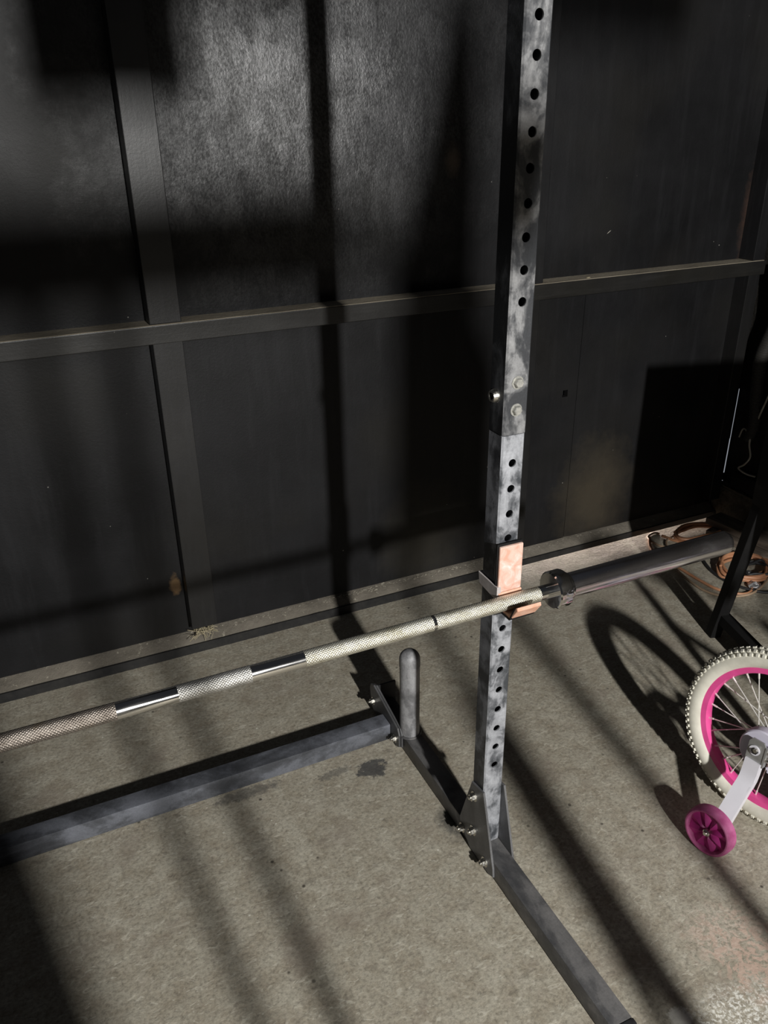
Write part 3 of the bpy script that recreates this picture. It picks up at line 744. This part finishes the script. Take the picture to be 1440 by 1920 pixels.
# ------------------------------------------------------------------ cords and clutter in the corner
def ring_pts(cx, cy, rx, ry, turns, z, jit, ph=0., n=9):
    out = []
    for i in range(int(turns*n)+1):
        t_ = ph+2*PI*i/n
        out.append((cx+(rx+random.uniform(-jit,jit))*math.cos(t_), cy+(ry+random.uniform(-jit,jit))*math.sin(t_), z+random.uniform(0,.012)+i*.0005))
    return out
b = NB()
tube(b, [(1.40,1.062,.006),(1.345,.99,.006),(1.32,.90,.006),(1.330,.82,.006),(1.332,.72,.006),(1.345,.64,.006),(1.40,.58,.006),(1.46,.60,.006),(1.5,.70,.008)], .0052, 8)
tube(b, ring_pts(1.53,.70,.10,.075,4.3,.008,.018,1.2), .0055, 8, 5)
tag(obj('extension_cord', b, M_cordO), 'orange extension cord looping over the floor behind the bar end', 'cord')
b = NB()
tube(b, [(1.50,1.03,.006),(1.43,1.00,.006),(1.352,.88,.016),(1.308,.82,.013),(1.298,.74,.006),(1.295,.66,.006),(1.33,.60,.006),(1.42,.57,.006),(1.53,.60,.012),(1.62,.66,.02)], .0042, 8)
tube(b, [(1.46,1.07,.004),(1.445,1.085,.005),(1.40,1.07,.005),(1.385,1.02,.005),(1.40,.97,.005),(1.45,.93,.006)], .0045, 8)
tag(obj('thin_cord', b, M_cordT), 'thin tan cord sweeping across the concrete beside the orange one', 'cord')
b = NB()
tube(b, ring_pts(1.58,.985,.115,.055,3.4,.010,.014,.4), .0060, 8, 5)
tube(b, [(1.67,.985,.012),(1.66,.93,.012),(1.60,.905,.01),(1.52,.93,.01),(1.47,.99,.008),(1.455,1.05,.006)], .0055, 8)
tag(obj('coiled_cable', b, M_cordO), 'loose coil of rusty orange cable lying in the far corner', 'cable')
b = NB()
tube(b, [(1.50,.90,.006),(1.44,.80,.006),(1.415,.72,.006),(1.42,.64,.006),(1.47,.56,.006),(1.55,.53,.008)], .0055, 8)
tube(b, ring_pts(1.55,.665,.055,.045,3.2,.012,.014,2.), .0048, 8, 5)
tag(obj('black_cable', b, M_rub), 'black cable tangled among the orange cord by the stand leg', 'cable')
for k, (cx, cy, lab) in enumerate([(1.50,.655,'crumpled silver wrapper inside the cord loops'),(1.475,.60,'small torn silver scrap beside the stand leg')]):
    b = NB(); bmesh.ops.create_icosphere(b, subdivisions=2, radius=.03-.01*k)
    for v in b.verts: v.co = V((cx+v.co.x*(1+random.uniform(-.4,.4)), cy+v.co.y*(1+random.uniform(-.4,.4)), .012+max(-.011,v.co.z*.5*(1+random.uniform(-.6,.6)))))
    tag(obj('foil_scrap', b, M_foil, smooth=False), lab, 'scrap')
for k, (x, y, z, rz, lab) in enumerate([(1.74,.66,.0,.25,'lower old brown plank lying by the right wall'),(1.735,.69,.03,.12,'upper old brown plank stacked by the right wall')]):
    b = NB(); box(b, (-.045,-.34,0), (.045,.34,.028), .003, Matrix.Translation((x,y,z+.001)) @ Matrix.Rotation(rz,4,'Z'))
    tag(obj('plank', b, M_plank, smooth=False), lab, 'plank', 'planks by the right wall')
b = NB(); tube(b, [(1.79,.985,1.05),(1.80,.99,.86),(1.80,1.03,.70),(1.80,1.02,.56),(1.795,1.00,.44),(1.80,1.02,.37)], .026, 14, 8, (1.1,.75))
tag(obj('ribbed_hose', b, M_hose), 'dark ribbed hose hanging down the right wall near the corner', 'hose')
b = NB(); tube(b, [(1.80,.95,.62),(1.79,.995,.42),(1.79,1.0,.36),(1.79,.985,.31),(1.79,1.005,.27),(1.79,1.03,.245),(1.79,.99,.235),(1.79,.945,.24)], .0035, 8)
tube(b, [(1.79,1.055,.37),(1.79,1.045,.405),(1.79,1.03,.41),(1.79,1.02,.395)], .003, 8)
tag(obj('hanging_wire', b, M_cordW), 'pale wire dangling below the ribbed hose', 'wire')
b = NB(); box(b, (1.781,.90,.16), (1.829,1.05,.225), .006); tag(obj('wall_bracket', b, M_dark, ang=30), 'dark metal bracket low on the right wall under the pale wire', 'bracket')
# chips on wall and floor
for (x, y, z, sc, name, lab) in [(1.095,1.1285,1.185,(.007,.0015,.004),'paint_chip','tiny white chip stuck on the wall right of the upright'),
                                 (.985,1.075,1.0555,(.008,.005,.002),'wood_chip','small tan chip lying on the wall rail')]:
    b = NB(); bmesh.ops.create_icosphere(b, subdivisions=1, radius=1)
    for v in b.verts: v.co = V((x+v.co.x*sc[0]+v.co.z*.004, y+v.co.y*sc[1], z+v.co.z*sc[2]+v.co.x*.004*(name == 'paint_chip')))
    if name == 'paint_chip': obj(name, b, M_cordW, wall, smooth=False)
    else: tag(obj(name, b, M_straw, smooth=False), lab, 'chip')

# ------------------------------------------------------------------ unseen blockers added behind the camera, shaped to cast the soft shadow bands
LX, LY, LZ = -.30, -3.50, 2.14
tr = thing('shadow_band_rig', 'unseen black posts and panels added to cast soft shadow bands', 'shadow caster', (-.3,-1.6,0))
for x, r in ((-.389,.0105),(-.466,.0095)):
    b = NB(); cyl(b, (x,-1.6,0), (x,-1.6,1.74), r, 16); obj('post', b, M_dark, tr)
for a_, e_, r in (((-.074,-1.6,0),(-.056,-1.6,.9),.010),((-.014,-1.6,0),(-.022,-1.6,.9),.018),((-.035,-1.6,.82),(-.035,-1.6,1.12),.030),((-.030,-1.6,1.1),(-.030,-1.6,1.4),.011),((.258,-1.6,0),(.070,-1.6,1.40),.015)):
    b = NB(); cyl(b, a_, e_, r, 16); obj('post', b, M_dark, tr)
b = NB(); prism(b, [(-.050,1.35),(.100,1.35),(.100,1.60),(.057,1.68),(.063,1.845),(.050,2.02),(.030,2.02),(-.010,1.845),(-.046,1.70)], 1, -1.63, -1.57, .004); obj('shadow_panel', b, M_rub, tr, ang=30)
b = NB(); box(b, (-.70,-1.635,1.703), (-.12,-1.58,1.826), .004); obj('shadow_beam', b, M_dark, tr, ang=30)
b = NB(); rect_sweep(b, [(-.14,-1.6,1.800),(-.02,-1.6,1.72)], .02, .040, (0,1,0)); obj('shadow_brace', b, M_dark, tr, smooth=False)
b = NB(); box(b, (-.437,-1.64,1.890), (-.270,-1.57,2.32), .01); obj('shadow_block', b, M_dark, tr, ang=30)
for xa, xb, za in ((-.283,-.12,1.995),(.12,.36,1.980)):
    b = NB(); box(b, (xa,-1.62,za), (xb,-1.59,2.05), .004); obj('shadow_top_beam', b, M_dark, tr, ang=30)
body_blocker = thing('body_shadow_caster', 'unseen black cylinder added to cast the photographer shadow', 'punching bag', (-.727,-2.1,0))  # added blocker standing in for the photographer's body
b = NB(); lathe(b, (-.727,-2.1,.06), (0,0,1), [(.19,0),(.205,.05),(.205,1.30),(.195,1.40),(.16,1.50),(.10,1.56),(.001,1.58)], 40); obj('body_blocker', b, M_rub, body_blocker)
b = NB(); lathe(b, (-.727,-2.1,0), (0,0,1), [(.22,0),(.22,.03),(.17,.075)], 40); obj('base', b, M_dark, body_blocker)

# ------------------------------------------------------------------ light
ld = bpy.data.lights.new('work_lamp', 'AREA'); ld.shape = 'ELLIPSE'; ld.size = .088; ld.size_y = .17; ld.energy = 212; ld.color = (1.0,.985,.95)
lo = bpy.data.objects.new('work_lamp', ld); lo.location = (LX,LY,LZ); lo.rotation_euler = (math.radians(72),0,math.radians(-6)); C.objects.link(lo)
# daylight outside leaking in under the raised sill
ad = bpy.data.lights.new('outdoor_daylight', 'AREA'); ad.shape = 'RECTANGLE'; ad.size = .95; ad.size_y = .04; ad.energy = 13; ad.color = (1.,.86,.80)
ao = bpy.data.objects.new('outdoor_daylight', ad); ao.location = (1.32,1.42,.035); ao.rotation_euler = (math.radians(-85),0,0); C.objects.link(ao)
w = bpy.data.worlds.new('world'); bpy.context.scene.world = w; w.use_nodes = True
w.node_tree.nodes['Background'].inputs[0].default_value = (.80,.86,1.0,1); w.node_tree.nodes['Background'].inputs[1].default_value = .022

# ------------------------------------------------------------------ camera
cd = bpy.data.cameras.new('camera'); cam = bpy.data.objects.new('camera', cd); C.objects.link(cam)
cam.location = (-.76026,-1.11759,1.52861); cam.rotation_euler = Euler((math.radians(64.1939),math.radians(.79666),math.radians(-24.84287)), 'XYZ')
cd.sensor_fit = 'VERTICAL'; cd.sensor_height = 24.; cd.lens = 24.*1519.516/1920.; cd.clip_start = .02
sc = bpy.context.scene; sc.camera = cam
sc.view_settings.view_transform = 'Standard'; sc.view_settings.look = 'None'
sc.view_settings.exposure = 0; sc.view_settings.gamma = 1; sc.view_settings.use_curve_mapping = False
